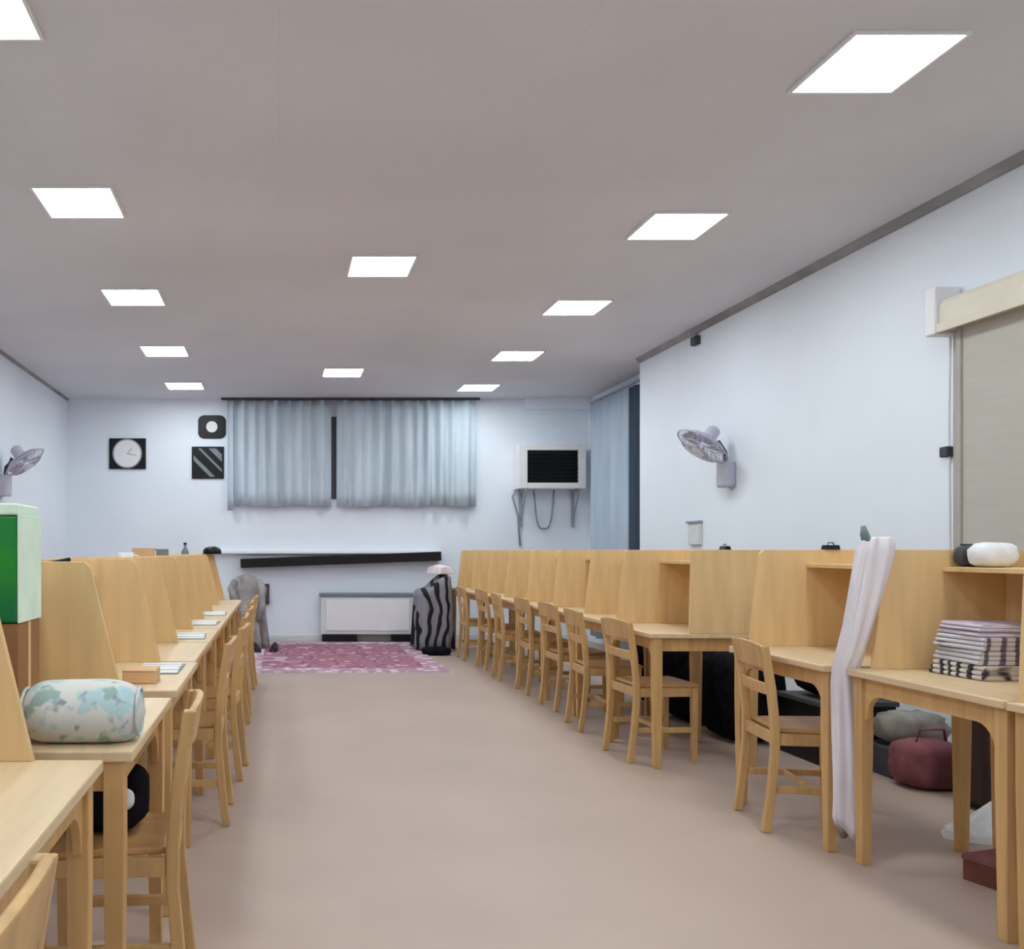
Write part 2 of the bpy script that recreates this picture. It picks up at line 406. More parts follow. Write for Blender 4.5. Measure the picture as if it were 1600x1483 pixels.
# ================================================================== chairs (front faces local +x)
def make_chair(label, loc, rz, group):
    t = thing('wooden_chair', label, 'chair', loc, rz, group)
    hw = 0.165
    seat = B().prism([(-0.17, -0.15), (-0.17, 0.15), (0.17, 0.185), (0.185, 0.15), (0.185, -0.15), (0.17, -0.185)], 0.425, 0.445, 'z')
    obj('seat', seat, 'seat', t, 0.006)
    for sy in (-1, 1):
        y = sy*hw
        rear = B().loft([[(x+a*0.017, y+b_*0.016, z) for a, b_ in ((-1, -1), (1, -1), (1, 1), (-1, 1))]
                         for x, z in ((-0.225, 0), (-0.205, 0.15), (-0.188, 0.34), (-0.188, 0.46), (-0.203, 0.62), (-0.232, 0.80))])
        obj('leg', rear, 'chair', t, 0.005)
        obj('leg', B().loft([[(0.15+a*k, y+b_*k, z) for a, b_ in ((-1, -1), (1, -1), (1, 1), (-1, 1))] for k, z in ((0.014, 0), (0.018, 0.425))]), 'chair', t, 0.004)
        obj('side_rail', B().box(-0.170, 0.132, y-0.011, y+0.011, 0.375, 0.425), 'chair', t, 0.003)
        obj('stretcher', B().bar((-0.19, y, 0.19), (-0.19, y, 0.19001), 0.01, 0.01) if False else B().box(-0.182, 0.135, y-0.009, y+0.009, 0.17, 0.20), 'chair', t, 0.003)
    # curved top rail
    def curved(z0, z1, x0, x1, bow, th, ext=0.0):
        b = B(); rings = []
        n = 9; ww = hw+ext
        for k in range(n):
            v = -1+2*k/(n-1); y = v*ww; off = -bow*(1-v*v)
            up = 0.014*(1-v*v) if ext else 0
            rings.append([(x0+off-th/2, y, z0), (x0+off+th/2, y, z0), (x1+off+th/2, y, z1+up), (x1+off-th/2, y, z1+up)])
        return b.loft(rings)
    obj('top_rail', curved(0.70, 0.80, -0.216, -0.235, 0.018, 0.020, 0.012), 'chair', t, 0.005)
    obj('back_slat', curved(0.585, 0.635, -0.200, -0.205, 0.012, 0.014), 'chair', t, 0.003)
    obj('front_rail', B().box(0.138, 0.158, -hw+0.016, hw-0.016, 0.375, 0.425), 'chair', t, 0.003)
    obj('rear_rail', B().box(-0.196, -0.176, -hw+0.014, hw-0.014, 0.375, 0.425), 'chair', t, 0.003)
    obj('cross_stretcher', B().box(-0.035, -0.017, -hw+0.009, hw-0.009, 0.175, 0.198), 'chair', t, 0.003)
    return t
CG = 'wooden chairs at the blind wall row'; CL = 'wooden chairs at the cushion row'
ch0 = make_chair('wooden chair pulled askew beside the hanging white cloth', (2.335, 3.92, 0), -0.15, CG)
dup(ch0, (2.21, 5.20, 0), 0.06, 'wooden chair tucked under the carrel that juts into the aisle')
for k, (dx, ry) in enumerate([(-0.03, -0.05), (0.02, 0.04), (0.03, 0.0), (0.0, -0.06), (0.03, 0.05), (-0.02, 0.0)]):
    dup(ch0, (2.27+dx, 6.03+0.76*k, 0), ry, 'wooden chair at the %s carrel behind the one jutting into the aisle' % nm[k])
lc = [(-0.547, 1.02, 'wooden chair back at the frame corner, nearest the viewer', 0.0),
      (-0.47, 2.42, 'wooden chair with a black bag on its seat, next to the cushion', 0.06),
      (-0.455, 4.05, 'wooden chair just past the open book carrel in the cushion row', 0.0),
      (-0.42, 4.82, 'second wooden chair past the open book carrel in the cushion row', -0.05),
      (-0.45, 5.58, 'third wooden chair past the open book carrel in the cushion row', 0.04),
      (-0.44, 6.32, 'fourth wooden chair past the open book carrel in the cushion row', 0.0),
      (-0.46, 7.08, 'fifth wooden chair past the open book carrel in the cushion row', 0.03),
      (-0.44, 7.85, 'last wooden chair of the cushion row, toward the grey coat', -0.03)]
for x, y, lb, r in lc: dup(ch0, (x, y, 0), PI+r, lb, CL)

# ================================================================== curtains and back wall things
def pleated(x0, x1, z0, z1, amp=0.028, pitch=0.125, axis='x', base=0, seed=0, thick=0.004, flare=1.0):
    rnd = random.Random(seed); b = B()
    n = max(8, int((x1-x0)/pitch*10)); rows = 7
    ph = [rnd.uniform(-0.5, 0.5) for _ in range(60)]
    def off(u, v):
        q = u/pitch; i = int(q) % 60; f = q-int(q)
        p = ph[i]*(1-f)+ph[(i+1) % 60]*f
        return amp*(math.sin(2*PI*q+p*2.2)+0.35*math.sin(4.7*q+p*3))*(0.75+0.3*v*flare)
    front, back = [], []
    for j in range(rows+1):
        v = j/rows; z = z1+(z0-z1)*v; r1, r2 = [], []
        for k in range(n+1):
            u = (x1-x0)*k/n; o = off(u, v)
            zz = z - (0.012*math.sin(u*9+seed) if j == rows else 0)
            for r, dd in ((r1, 0), (r2, thick)):
                r.append((x0+u, base+o+dd, zz) if axis == 'x' else (base+o+dd, x0+u, zz))
        front.append(r1); back.append(r2)
    rings = [fr_+bk_[::-1] for fr_, bk_ in zip(front, back)]
    return b.loft(rings)
def curtain(name, label, b, m, group=None):
    return tag(obj(name, b, m, None, smooth=True), label, 'curtain', group)
YC = YB-0.10
curtain('curtain', 'grey blue pleated curtain over the far window, half nearer the clock', pleated(-0.595, 0.695, 1.80, 3.205, seed=3, pitch=0.15, amp=0.036, base=YC), 'curtain', 'far window curtains')
curtain('curtain', 'grey blue pleated curtain over the far window, half nearer the air conditioner', pleated(0.765, 2.62, 1.80, 3.205, seed=5, pitch=0.16, amp=0.036, base=YC), 'curtain', 'far window curtains')
curtain('curtain', 'narrow grey curtain strip hanging lower at the clock end of the window', pleated(-0.685, -0.605, 1.74, 3.205, seed=9, amp=0.02, pitch=0.09, base=YC-0.005), 'curtain', 'far window curtains')
rl = thing('curtain_rail', 'dark curtain rail along the ceiling over the far window', 'curtain rail', (0.95, YC, 3.222))
obj('rail', B().box(-1.72, 1.72, -0.02, 0.02, -0.012, 0.018), 'dgrey', rl, 0.002)
curtain('curtain', 'tall pale blue curtain hanging in the corner by the air conditioner', pleated(10.0, 11.30, 0.12, 3.08, seed=11, amp=0.03, pitch=0.22, axis='y', base=4.0), 'curtain2')
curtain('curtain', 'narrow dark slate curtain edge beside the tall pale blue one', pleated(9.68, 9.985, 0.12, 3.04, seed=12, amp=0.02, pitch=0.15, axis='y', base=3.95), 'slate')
rr = thing('curtain_rail', 'short grey rail above the tall corner curtain', 'curtain rail', (4.0, 10.45, 3.1))
obj('rail', B().box(-0.015, 0.015, -0.9, 0.9, -0.012, 0.012), 'grey', rr, 0.002)
for y in (-0.7, 0.7): obj('bracket', B().box(0.0, XRR-4.0, y-0.012, y+0.012, 0.0, 0.02), 'grey', rr)

# clock and pictures (hang on the far wall)
def disc(r, y0, y1, cx=0, cz=0, n=32):
    return B().prism([(cx+r*math.cos(2*PI*k/n), cz+r*math.sin(2*PI*k/n)) for k in range(n)], y0, y1, 'y')
ck = thing('wall_clock', 'square black wall clock with a round white dial on the far wall', 'clock', (-2.03, YB, 2.505))
obj('case', B().box(-0.245, 0.245, -0.03, 0, -0.205, 0.205), 'black', ck, 0.006)
obj('dial', disc(0.182, -0.036, -0.03), 'white', ck)
rg = B(); n = 32
rings = [[(r*math.cos(2*PI*k/n), y, r*math.sin(2*PI*k/n)) for k in range(n)] for r, y in ((0.180, -0.036), (0.180, -0.044), (0.197, -0.044), (0.197, -0.030))]
obj('bezel', rg.loft(rings, caps=False), 'grey', ck)
obj('hour_hand', B().prism([(-0.006, -0.01), (0.006, -0.01), (0.060, 0.062), (0.052, 0.070)], -0.040, -0.037), 'grey', ck)
obj('minute_hand', B().prism([(-0.005, 0.008), (-0.005, -0.006), (0.118, -0.03), (0.12, -0.022)], -0.043, -0.041), 'grey', ck)
p1 = thing('wall_picture', 'small dark picture with a white round centre, beside the curtain top', 'picture', (-0.90, YB, 2.865))
b = B(); n = 8
oct_ = [(0.19*math.cos(2*PI*k/24), 0.165*math.sin(2*PI*k/24)) for k in range(24)]
b.prism([(max(-0.185, min(0.185, x*1.18)), max(-0.155, min(0.155, z*1.18))) for x, z in oct_], -0.02, 0)
obj('board', b, 'black', p1, 0.003)
obj('medallion', disc(0.075, -0.024, -0.02), 'white', p1)
p2 = thing('wall_picture', 'square dark picture with pale diagonal bands, below the round-centred one', 'picture', (-0.955, YB, 2.385))
obj('board', B().box(-0.215, 0.215, -0.02, 0, -0.215, 0.215), 'black', p2, 0.003)
b = B(); 
for a0, a1 in ((-0.16, -0.09), (0.06, 0.10), (0.20, 0.30)):
    # a band running down to the right, clipped to the square
    h = 0.19
    pts = []
    def clipband(c0, c1):
        poly = [(-h, -h), (h, -h), (h, h), (-h, h)]
        for sgn, c in ((1, c0), (-1, c1)):
            out = []
            for i in range(len(poly)):
                p, q = poly[i], poly[(i+1) % len(poly)]
                fp = sgn*(p[0]+p[1]-c); fq = sgn*(q[0]+q[1]-c)
                if fp >= 0: out.append(p)
                if fp*fq < 0:
                    t_ = fp/(fp-fq); out.append((p[0]+(q[0]-p[0])*t_, p[1]+(q[1]-p[1])*t_))
            poly = out
        return poly
    b.prism(clipband(a0, a1), -0.023, -0.02)
obj('bands', b, 'bluegrey', p2)

# air conditioner
win2 = bpy.data.objects.new('window_2', None); COL.objects.link(win2); win2['kind'] = 'structure'; win2.location = (1.0, YB, 1.9)
f2 = B()
for q in ((-1.45, 1.45, 0, 0.05), (-1.45, 1.45, 1.05, 1.10), (-1.45, -1.40, 0.05, 1.05), (1.40, 1.45, 0.05, 1.05), (-0.30, -0.24, 0.05, 1.05)): f2.box(q[0], q[1], -0.025, 0, q[2], q[3])
obj('window_frame', f2, 'dgrey', win2, 0.003)
obj('pane', B().box(-1.40, 1.40, -0.010, -0.002, 0.05, 1.05), 'dark_glass', win2)
ac = thing('air_conditioner', 'white box air conditioner with black grille on the far wall', 'air conditioner', (3.575, YB-0.006, 2.02))
f = B(); 
f.box(-0.44, -0.325, -0.30, 0, 0, 0.58).box(0.345, 0.44, -0.30, 0, 0, 0.58).box(-0.325, 0.345, -0.30, 0, 0, 0.075).box(-0.325, 0.345, -0.30, 0, 0.50, 0.58).box(-0.325, 0.345, -0.20, 0, 0.075, 0.50)
obj('casing', f, 'white', ac, 0.006)
g = B()
g.box(-0.325, 0.345, -0.24, -0.20, 0.075, 0.50)
gb_ = obj('grille', g, 'black', ac)
for k in range(8):
    z = 0.10+0.05*k
    g = B().prism([(-0.285, z), (-0.245, z+0.014), (-0.245, z+0.02), (-0.285, z+0.006)], -0.325, 0.345, 'x')
    obj('louvre', g, 'black', gb_)
for x in (-0.34, 0.36):
    br = B().box(x-0.018, x+0.018, -0.29, 0.0, -0.035, 0.0).tube([(x, -0.27, -0.03), (x, -0.012, -0.42)], 0.012).box(x-0.018, x+0.018, -0.03, 0, -0.5, 0.0)
    obj('wall_bracket', br, 'grey', ac)
cb = B().tube([(-0.17+0.27*k/16, -0.04, -0.52*(1-(2*k/16-1)**4)) for k in range(17)], 0.012)
obj('cable', cb, 'grey', ac, smooth=True)
hs = B().tube([(-0.42, -0.10, 0.02), (-0.46, -0.06, -0.1), (-0.38, -0.03, -0.35), (-0.35, -0.03, -0.75)], 0.014)
obj('drain_hose', hs, 'grey', ac, smooth=True)

# wall shelf board, radiator etc.
ws = tag(obj('wall_shelf', B().box(-1.33, 1.33, -0.16, 0, -0.06, 0.06), 'black', None, 0.004), 'long black board along the far wall below the window, sagging at one end', 'shelf')
ws.location = (0.82, YB-0.001, 1.085); ws.rotation_euler = (0, math.radians(-2.1), 0)
rd = thing('radiator', 'white convector radiator against the far wall behind the rug', 'radiator', (1.17, YB-0.13, 0))
obj('body', B().box(-0.62, 0.62, -0.08, 0.08, 0.10, 0.60), 'offwhite', rd, 0.012)
obj('top_cap', B().box(-0.635, 0.635, -0.095, 0.095, 0.60, 0.645), 'bluegrey', rd, 0.006)
obj('front_panel', B().box(-0.55, 0.55, -0.092, -0.08, 0.15, 0.56), 'white', rd, 0.006)
for x0, x1 in ((-0.6, -0.14), (0.32, 0.62)): obj('foot', B().box(x0, x1, -0.09, 0.06, 0.0, 0.10), 'black', rd, 0.004)
ct = thing('wall_box', 'narrow grey box upright on the far wall near the grey coat', 'wall box', (-0.17, YB, 0.62))
obj('cover', B().box(-0.04, 0.04, -0.05, 0, -0.13, 0.14), 'dgrey', ct, 0.004)

# rug
rug = thing('rug', 'red pink patterned rug on the floor before the radiator', 'rug', (0.66, 10.14, 0))
obj('pile', B().box(-1.04, 1.04, -1.42, 1.42, 0.0, 0.012), 'rug', rug, 0.003)
for sy in (-1, 1):
    f = B()
    for k in range(90):
        x = -1.03+2.06*k/89; f.box(x-0.008, x+0.006, sy*1.42 if sy > 0 else -1.48, 1.48 if sy > 0 else -1.42, 0.001, 0.006)
    obj('fringe', f, 'fringe', rug)

# ================================================================== draped cloths
def drape(name, w, d, hfun, m, folds=9, amp=0.02, flare=0.05, z0=0.0, seed=0, parent=None, n=72):
    rnd = random.Random(seed); ph = rnd.uniform(0, 6); b = B(); rings = []
    def base(t, grow):
        c, s_ = math.cos(t), math.sin(t)
        e = 0.5
        return Vector((math.copysign(abs(c)**e, c)*(w/2+grow), math.copysign(abs(s_)**e, s_)*(d/2+grow), 0))
    lv = [0, .15, .3, .45, .6, .75, .88, .96, 1.0]
    for v in lv:
        ring = []
        for k in range(n):
            t = 2*PI*k/n
            wv = math.sin(folds*t+ph)+0.5*math.sin((folds*1.6)//1*t+ph*2)
            p = base(t, flare*(1-v)+amp*wv*(1-v)**0.7 - (0.03 if v == 1.0 else 0))
            h = hfun(p.x, p.y)
            p.z = z0+(h-z0)*v + (0.015*math.sin(3*t+ph) if v == 0 else 0)*0
            ring.append(p)
        rings.append(ring)
    for sc in (0.6, 0.25):
        ring = []
        for k in range(n):
            p = base(2*PI*k/n, -0.03)*sc
            p.z = hfun(p.x, p.y)+0.006*math.sin(5*p.x*10+ph); ring.append(p)
        rings.append(ring)
    b.loft(rings)
    return obj(name, b, m, parent, smooth=True)
def sstep(a, b_, x):
    t = max(0, min(1, (x-a)/(b_-a))); return t*t*(3-2*t)
zc = drape('draped_cloth', 0.40, 0.40, lambda x, y: 0.74+0.18*sstep(-0.12, 0.16, x), 'zebra', z0=0.03, seed=2, folds=8, amp=0.022, flare=0.03)
zc.location = (1.86, 10.72, 0); zc.rotation_euler = (0, 0, 0.1)
tag(zc, 'black and grey striped cloth draped to the floor at the end of the carrel row', 'draped cloth')
zb = tag(obj('black_bag', B().blob((0, 0, 0.045), 0.17, 0.10, 0.045, 0.55, jit=0.02), 'blackcloth', None, smooth=True), 'flat black bag on the floor under the striped draped cloth', 'bag')
zb.location = (1.82, 10.22, 0.002)
pk = drape('folded_shawl', 0.20, 0.3, lambda x, y: 0.11-0.03*abs(y)*4-0.15*abs(x), 'pinkcloth', z0=0.0, seed=4, folds=6, amp=0.012, flare=0.02)
pk.location = (1.955, 10.755, 0.925); pk.rotation_euler = (0, 0, 0.35)
tag(pk, 'pale pink shawl bunched on top of the striped draped cloth', 'shawl')
cc = drape('coat', 0.40, 0.36, lambda x, y: 0.50+0.40*sstep(-0.08, 0.16, y)-0.45*abs(x)*(0.4+abs(x)), 'coat', z0=0.0, seed=6, folds=7, amp=0.045, flare=0.05)
cc.location = (-0.40, 10.95, 0.0135); cc.rotation_euler = (0, 0, 0.1)
for sx, bend in ((-1, 0.02), (1, -0.03)):
    obj('sleeve', B().tube([(sx*0.15, 0.02, 0.80), (sx*0.19, -0.10, 0.72), (sx*0.17, -0.20, 0.56+bend), (sx*0.13, -0.24, 0.38+bend)], [0.045, 0.055, 0.05, 0.042], 12), 'coat', cc, smooth=True)
tag(cc, 'grey coat heaped at the far end of the cushion row by the rug', 'coat')
cp = thing('cap', 'black cap lying on top of the last carrel of the cushion row', 'cap', (-0.62, 8.19, 1.1755))
obj('crown', B().lathe([(0.085, 0), (0.086, 0.03), (0.07, 0.055), (0.03, 0.07)]), 'black', cp, smooth=True)
obj('peak', B().prism([(-0.06, -0.06), (-0.05, -0.15), (0.05, -0.15), (0.06, -0.06)], 0.0, 0.006, 'z'), 'black', cp)
sh0 = None
for x, lb in ((-0.27, 'black shoe on the rug corner, nearer the grey coat'), (-0.06, 'black shoe on the rug corner, nearer the radiator')):
    if sh0 is None:
        sh0 = thing('shoe', lb, 'shoe', (x, 10.45, 0.0125), 0.2, 'black shoes by the rug')
        up = B().loft([[(r*math.cos(2*PI*k/14)*0.045, y+r*math.sin(2*PI*k/14)*0.02, z) for k in range(14)] for r, y, z in ((1, 0, 0.02),)] + [], caps=False) if False else B()
        rings = []
        for yy, ww, hh in ((-0.13, 0.02, 0.03), (-0.12, 0.036, 0.05), (-0.07, 0.046, 0.06), (0.0, 0.042, 0.085), (0.07, 0.038, 0.10), (0.12, 0.036, 0.10), (0.135, 0.02, 0.08)):
            rings.append([(ww*math.cos(PI*k/8), yy, 0.018+(hh-0.018)*math.sin(PI*k/8)) for k in range(9)])
        up.loft(rings); obj('upper', up, 'black', sh0, smooth=True)
        obj('sole', B().prism([(-0.03, 0.14), (-0.042, 0.05), (-0.05, -0.07), (-0.03, -0.14), (0.03, -0.14), (0.05, -0.07), (0.042, 0.05), (0.03, 0.14)], 0, 0.018, 'z'), 'dgrey', sh0, 0.003)
    else: dup(sh0, (x, 10.48, 0.0125), -0.15, lb)

# ================================================================== wall fans
def make_fan(name, label, s, wallx, hy, hz):
    """s=+1: right wall. head tilts down into the room"""
    t = thing('wall_fan', label, 'wall fan', (wallx, hy, hz-0.25), 0)
    obj('base', B().box(min(-s*0.10, 0), max(-s*0.10, 0), -0.075, 0.075, -0.14, 0.08), 'lavender', t, 0.02)
    obj('arm', B().tube([(-s*0.05, 0, 0.07), (-s*0.06, 0, 0.16), (-s*0.12, 0, 0.25)], 0.02), 'dgrey', t, smooth=True)
    n = Vector((-s*0.6, 0, -0.8)); c = Vector((-s*0.22, 0, 0.25))
    obj('motor', B().lathe([(0.03, -0.14), (0.055, -0.12), (0.06, -0.02), (0.05, 0.0)], c, n), 'lavender', t, smooth=True)
    rot = Vector((0, 0, 1)).rotation_difference(n)
    def P(r, a, h): return c+rot @ Vector((r*math.cos(a), r*math.sin(a), h))
    cg = B()
    R = 0.225
    for r, h in ((R, 0.05), (R*0.72, 0.095), (R*0.72, 0.005), (R*0.4, 0.11)):
        cg.tube([P(r, 2*PI*k/32, h) for k in range(33)], 0.007 if r == R else 0.0035, 6)
    for k in range(28):
        a = 2*PI*k/28
        cg.tube([P(0.05, a, 0.115), P(R*0.72, a, 0.095), P(R, a, 0.05), P(R*0.72, a, 0.005), P(0.05, a, -0.01)], 0.003, 4)
    cage = obj('cage', cg, 'lavender', t)
    obj('badge', B().lathe([(0.055, 0.11), (0.055, 0.122), (0.02, 0.126)], c, n), 'white', cage)
    for k in range(3):
        a0 = 2*PI*k/3
        bl = B(); r_ = []
        for rr_, wd, tw in ((0.03, 0.25, 0.02), (0.09, 0.45, 0.022), (0.15, 0.48, 0.018), (0.19, 0.36, 0.012)):
            r_.append([P(rr_, a0-wd, 0.045-tw), P(rr_, a0+wd, 0.045+tw), P(rr_, a0+wd, 0.049+tw), P(rr_, a0-wd, 0.049-tw)])
        bl.loft(r_); obj('blade', bl, 'lavender', t, smooth=False)
    return t
make_fan('wall_fan', 'grey wall fan tilted down on the wall between corner curtain and blind', 1, XR, 7.45, 2.13)
make_fan('wall_fan', 'grey wall fan cut by the frame edge above the green carton', -1, XL, 9.0, 2.15)

# small wall fittings
sw = thing('switch_plate', 'pale grey switch box low on the wall under the fan', 'switch plate', (XR, 8.08, 1.36))
obj('plate', B().box(-0.03, 0, -0.11, 0.11, -0.1, 0.1), 'offwhite', sw, 0.006)
obj('hood', B().box(-0.045, 0, -0.12, 0.12, 0.1, 0.12), 'grey', sw, 0.003)
jb = thing('junction_box', 'small dark box under the ceiling trim above the wall fan', 'junction box', (XR, 8.05, 3.12))
obj('cover', B().box(-0.05, 0, -0.05, 0.05, -0.04, 0.04), 'dgrey', jb, 0.006)
obj('conduit', B().tube([(-0.02, 0, 0.04), (-0.02, 0, 0.07)], 0.012), 'grey', jb)

# roller blind
bl = thing('roller_blind', 'beige window blind with white head box on the side wall', 'blind', (XR, 3.95, 2.44))
val = obj('valance', B().prism([(-0.13, 0.0), (-0.002, 0.0), (-0.002, 0.17), (-0.11, 0.17), (-0.13, 0.14)], -1.02, 0.99), 'beige', bl, 0.004)
obj('lower_lip', B().box(-0.145, -0.131, -1.02, 0.99, -0.015, 0.035), 'beige', val, 0.003)
obj('end_bracket', B().box(-0.15, 0, 0.992, 1.075, -0.02, 0.25), 'white', bl, 0.01)
obj('shade', B().box(-0.062, -0.056, -1.0, 0.905, -1.48, 0.0), 'blind', bl)
obj('side_channel', B().box(-0.075, -0.022, 0.906, 0.94, -1.48, 0.0), 'stile', bl, 0.003)
obj('bottom_bar', B().box(-0.07, -0.048, -1.0, 0.905, -1.51, -1.48), 'beige', bl, 0.003)
pch = obj('pull_chain', B().tube([(-0.02, 1.05, 0), (-0.02, 1.06, -0.5), (-0.02, 1.05, -1.4)], 0.006), 'white', bl)
obj('chain_holder', B().box(-0.045, 0, 1.045, 1.105, -0.70, -0.64), 'dgrey', pch, 0.008)

# ================================================================== things on and under the blind-wall row
# white cloth hung over the panel edge
b = B(); rings = []
prof = [(1.262, 2.335, 3.431, 0.030, 0.020), (1.255, 2.325, 3.432, 0.055, 0.028), (1.20, 2.315, 3.434, 0.066, 0.034), (1.05, 2.285, 3.436, 0.062, 0.034), (0.92, 2.255, 3.440, 0.052, 0.034), (0.82, 2.235, 3.452, 0.046, 0.034),
        (0.75, 2.225, 3.466, 0.046, 0.022), (0.68, 2.24, 3.48, 0.055, 0.024), (0.5, 2.255, 3.482, 0.062, 0.028), (0.3, 2.26, 3.482, 0.066, 0.030), (0.14, 2.255, 3.482, 0.062, 0.030), (0.10, 2.25, 3.482, 0.05, 0.024)]
n = 40
for z, x, y, rx, ry in prof:
    ring = []
    for k in range(n):
        t = 2*PI*k/n; m_ = 1+0.16*math.sin(7*t+z*3)+0.08*math.sin(11*t-z*5)
        zz = z+(0.035*math.sin(2*t+1) if z <= 0.14 else 0)
        ring.append((x+rx*math.cos(t)*m_, y+ry*math.sin(t)*m_, zz))
    rings.append(ring)
b.loft(rings)
hc = tag(obj('hanging_cloth', b, 'whitecloth', None, smooth=True), 'long white cloth hanging over the carrel panel edge down to the floor', 'cloth')
obj('collar', B().loft([[(x+rx*math.cos(2*PI*k/12), 3.43+0.012*math.sin(2*PI*k/12), z) for k in range(12)] for z, x, rx in ((1.245, 2.285, 0.022), (1.27, 2.275, 0.018), (1.305, 2.268, 0.006))]), 'bluegrey', hc, smooth=True)
# folded blankets
zt = HT+0.001; labels = [('fold3', 0.052, 'folded black and white printed blanket at the bottom of the stack'),
                          ('fold2', 0.050, 'folded grey printed blanket, second from the bottom of the stack'),
                          ('fold2', 0.048, 'folded grey printed blanket, just under the lavender one'),
                          ('fold1', 0.045, 'folded lavender white blanket on top of the stack')]
for i, (m, h, lb) in enumerate(labels):
    o = thing('folded_blanket', lb, 'blanket', (2.585+0.006*(i % 2), 3.22, zt), 0.05*(-1)**i, 'folded blankets in the carrel')
    rings = []
    w2, d2 = 0.118-0.004*i, 0.12-0.005*i
    for k in range(17):
        a = -PI/2+2*PI*k/32
        # folded edge: rounded front, layered
        rings.append(None)
    bb = B()
    for lay in range(3):
        z0 = lay*h/3; z1 = z0+h/3-0.0008
        hh = (z1-z0)/2; zm = (z0+z1)/2
        pts = []
        for k in range(9):
            a = PI/2+PI*k/8; pts.append((-w2+0.004*lay+hh*math.cos(a)*1.3, zm+hh*math.sin(a)))
        for k in range(9):
            a = -PI/2+PI*k/8; pts.append((w2-0.003*lay+hh*math.cos(a)*1.3, zm+hh*math.sin(a)))
        bb.prism(pts, -d2, d2-0.004*lay)
    obj('cloth_layers', bb, m, o, 0.003)
    zt += h+0.0008
shz = PT-0.067
wb = tag(obj('plastic_bag', B().blob((0, 0, 0.045), 0.075, 0.07, 0.048, 0.75, jit=0.07), 'whitebag', None, smooth=True), 'white crumpled bag on the shelf above the folded blankets', 'bag')
wb.location = (2.665, 3.30, shz+0.002)
pc = thing('pencil_case', 'dark grey pencil case behind the white bag on the shelf', 'pencil case', (2.695, 3.390, shz+0.001))
obj('pouch', B().blob((0, 0, 0.042), 0.10, 0.024, 0.042, 0.5), 'dgrey', pc, smooth=True)
obj('zip', B().box(-0.08, 0.08, -0.003, 0.003, 0.082, 0.087), 'black', pc)
# clips on the panel tops
def clip(label, loc):
    t = thing('binder_clip', label, 'clip', loc, 0, 'black clips on the partition')
    obj('jaw', B().prism([(-0.022, 0.0), (0.022, 0.0), (0.012, 0.022), (-0.012, 0.022)], -0.035, 0.035, 'x'), 'black', t, 0.002)
    obj('handle', B().tube([(-0.015, 0, 0.02), (-0.012, 0, 0.033), (0.012, 0, 0.033), (0.015, 0, 0.02)], 0.003, 6), 'black', t)
    return t
c0 = clip('black clip on the partition top just left of the white cloth', (2.655, 4.251, PT+0.0005))
dup(c0, (2.661, 5.27, PT+0.0005), PI/2, 'black clip on the partition top of the carrel jutting into the aisle')
# under the near carrels
pg = thing('pink_bag', 'pink cloth bag on the floor far under the blanket carrel', 'bag', (3.32, 4.52, 0))
obj('sack', B().blob((0, 0, 0.12), 0.16, 0.13, 0.12, 0.6, jit=0.06), 'pink', pg, smooth=True)
obj('strap', B().tube([(-0.08, -0.02, 0.22), (-0.06, -0.03, 0.30), (0.06, -0.03, 0.30), (0.08, -0.02, 0.22)], 0.008, 6), 'pink', pg, smooth=True)
gc = tag(obj('crumpled_clothes', B().blob((0, 0, 0.09), 0.17, 0.12, 0.09, 0.7, jit=0.12), 'greycloth', None, smooth=True), 'crumpled grey clothes heaped behind the pink bag under the carrels', 'clothes')
gc.location = (3.42, 4.78, 0.16)
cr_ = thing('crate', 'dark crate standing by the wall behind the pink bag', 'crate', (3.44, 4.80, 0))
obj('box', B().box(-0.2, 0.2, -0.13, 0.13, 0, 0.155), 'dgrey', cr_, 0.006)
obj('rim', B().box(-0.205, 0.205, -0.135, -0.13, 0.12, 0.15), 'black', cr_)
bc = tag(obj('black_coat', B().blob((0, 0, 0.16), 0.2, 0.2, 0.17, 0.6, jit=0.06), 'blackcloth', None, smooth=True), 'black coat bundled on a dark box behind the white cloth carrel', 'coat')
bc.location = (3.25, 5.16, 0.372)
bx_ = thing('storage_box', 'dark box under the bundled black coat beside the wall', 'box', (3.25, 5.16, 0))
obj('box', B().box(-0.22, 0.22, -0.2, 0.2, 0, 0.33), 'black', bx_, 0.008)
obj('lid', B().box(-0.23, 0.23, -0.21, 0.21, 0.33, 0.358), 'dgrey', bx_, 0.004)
b = B(); rings = []
for z, f in ((0.0, 1.0), (0.03, 0.92), (0.09, 0.45), (0.15, 0.12)):
    rings.append([(0.06*(1-f)*1.6+f*0.13*math.cos(2*PI*k/14)*(1+0.12*math.sin(4*k)), f*0.1*math.sin(2*PI*k/14)*(1+0.1*math.cos(3*k)), z) for k in range(14)])
b.loft(rings)
wp = tag(obj('paper_bag', b, 'whitebag', None, smooth=False), 'white crumpled paper bag on the floor under the blanket carrel', 'bag')
wp.location = (2.93, 3.72, 0.001)
rb = thing('shoe_box', 'small red brown box on the floor under the blanket carrel', 'box', (2.62, 3.22, 0), 0.3)
obj('box', B().box(-0.09, 0.09, -0.06, 0.06, 0, 0.075), 'redbox', rb, 0.003)
obj('lid', B().box(-0.094, 0.094, -0.064, 0.064, 0.075, 0.095), 'pink', rb, 0.003)
sc_ = thing('filler_suitcase', 'dark brown suitcase added by the wall to deepen the shade under the blanket carrel', 'filler_suitcase', (3.46, 4.13, 0))  # added dark case, deepens the shade under the near carrel
obj('shell', B().box(-0.24, 0.24, -0.11, 0.11, 0.03, 0.56), 'filler_suitcase', sc_, 0.03)
obj('handle', B().tube([(-0.09, 0, 0.55), (-0.08, 0, 0.60), (0.08, 0, 0.60), (0.09, 0, 0.55)], 0.01), 'black', sc_, smooth=True)
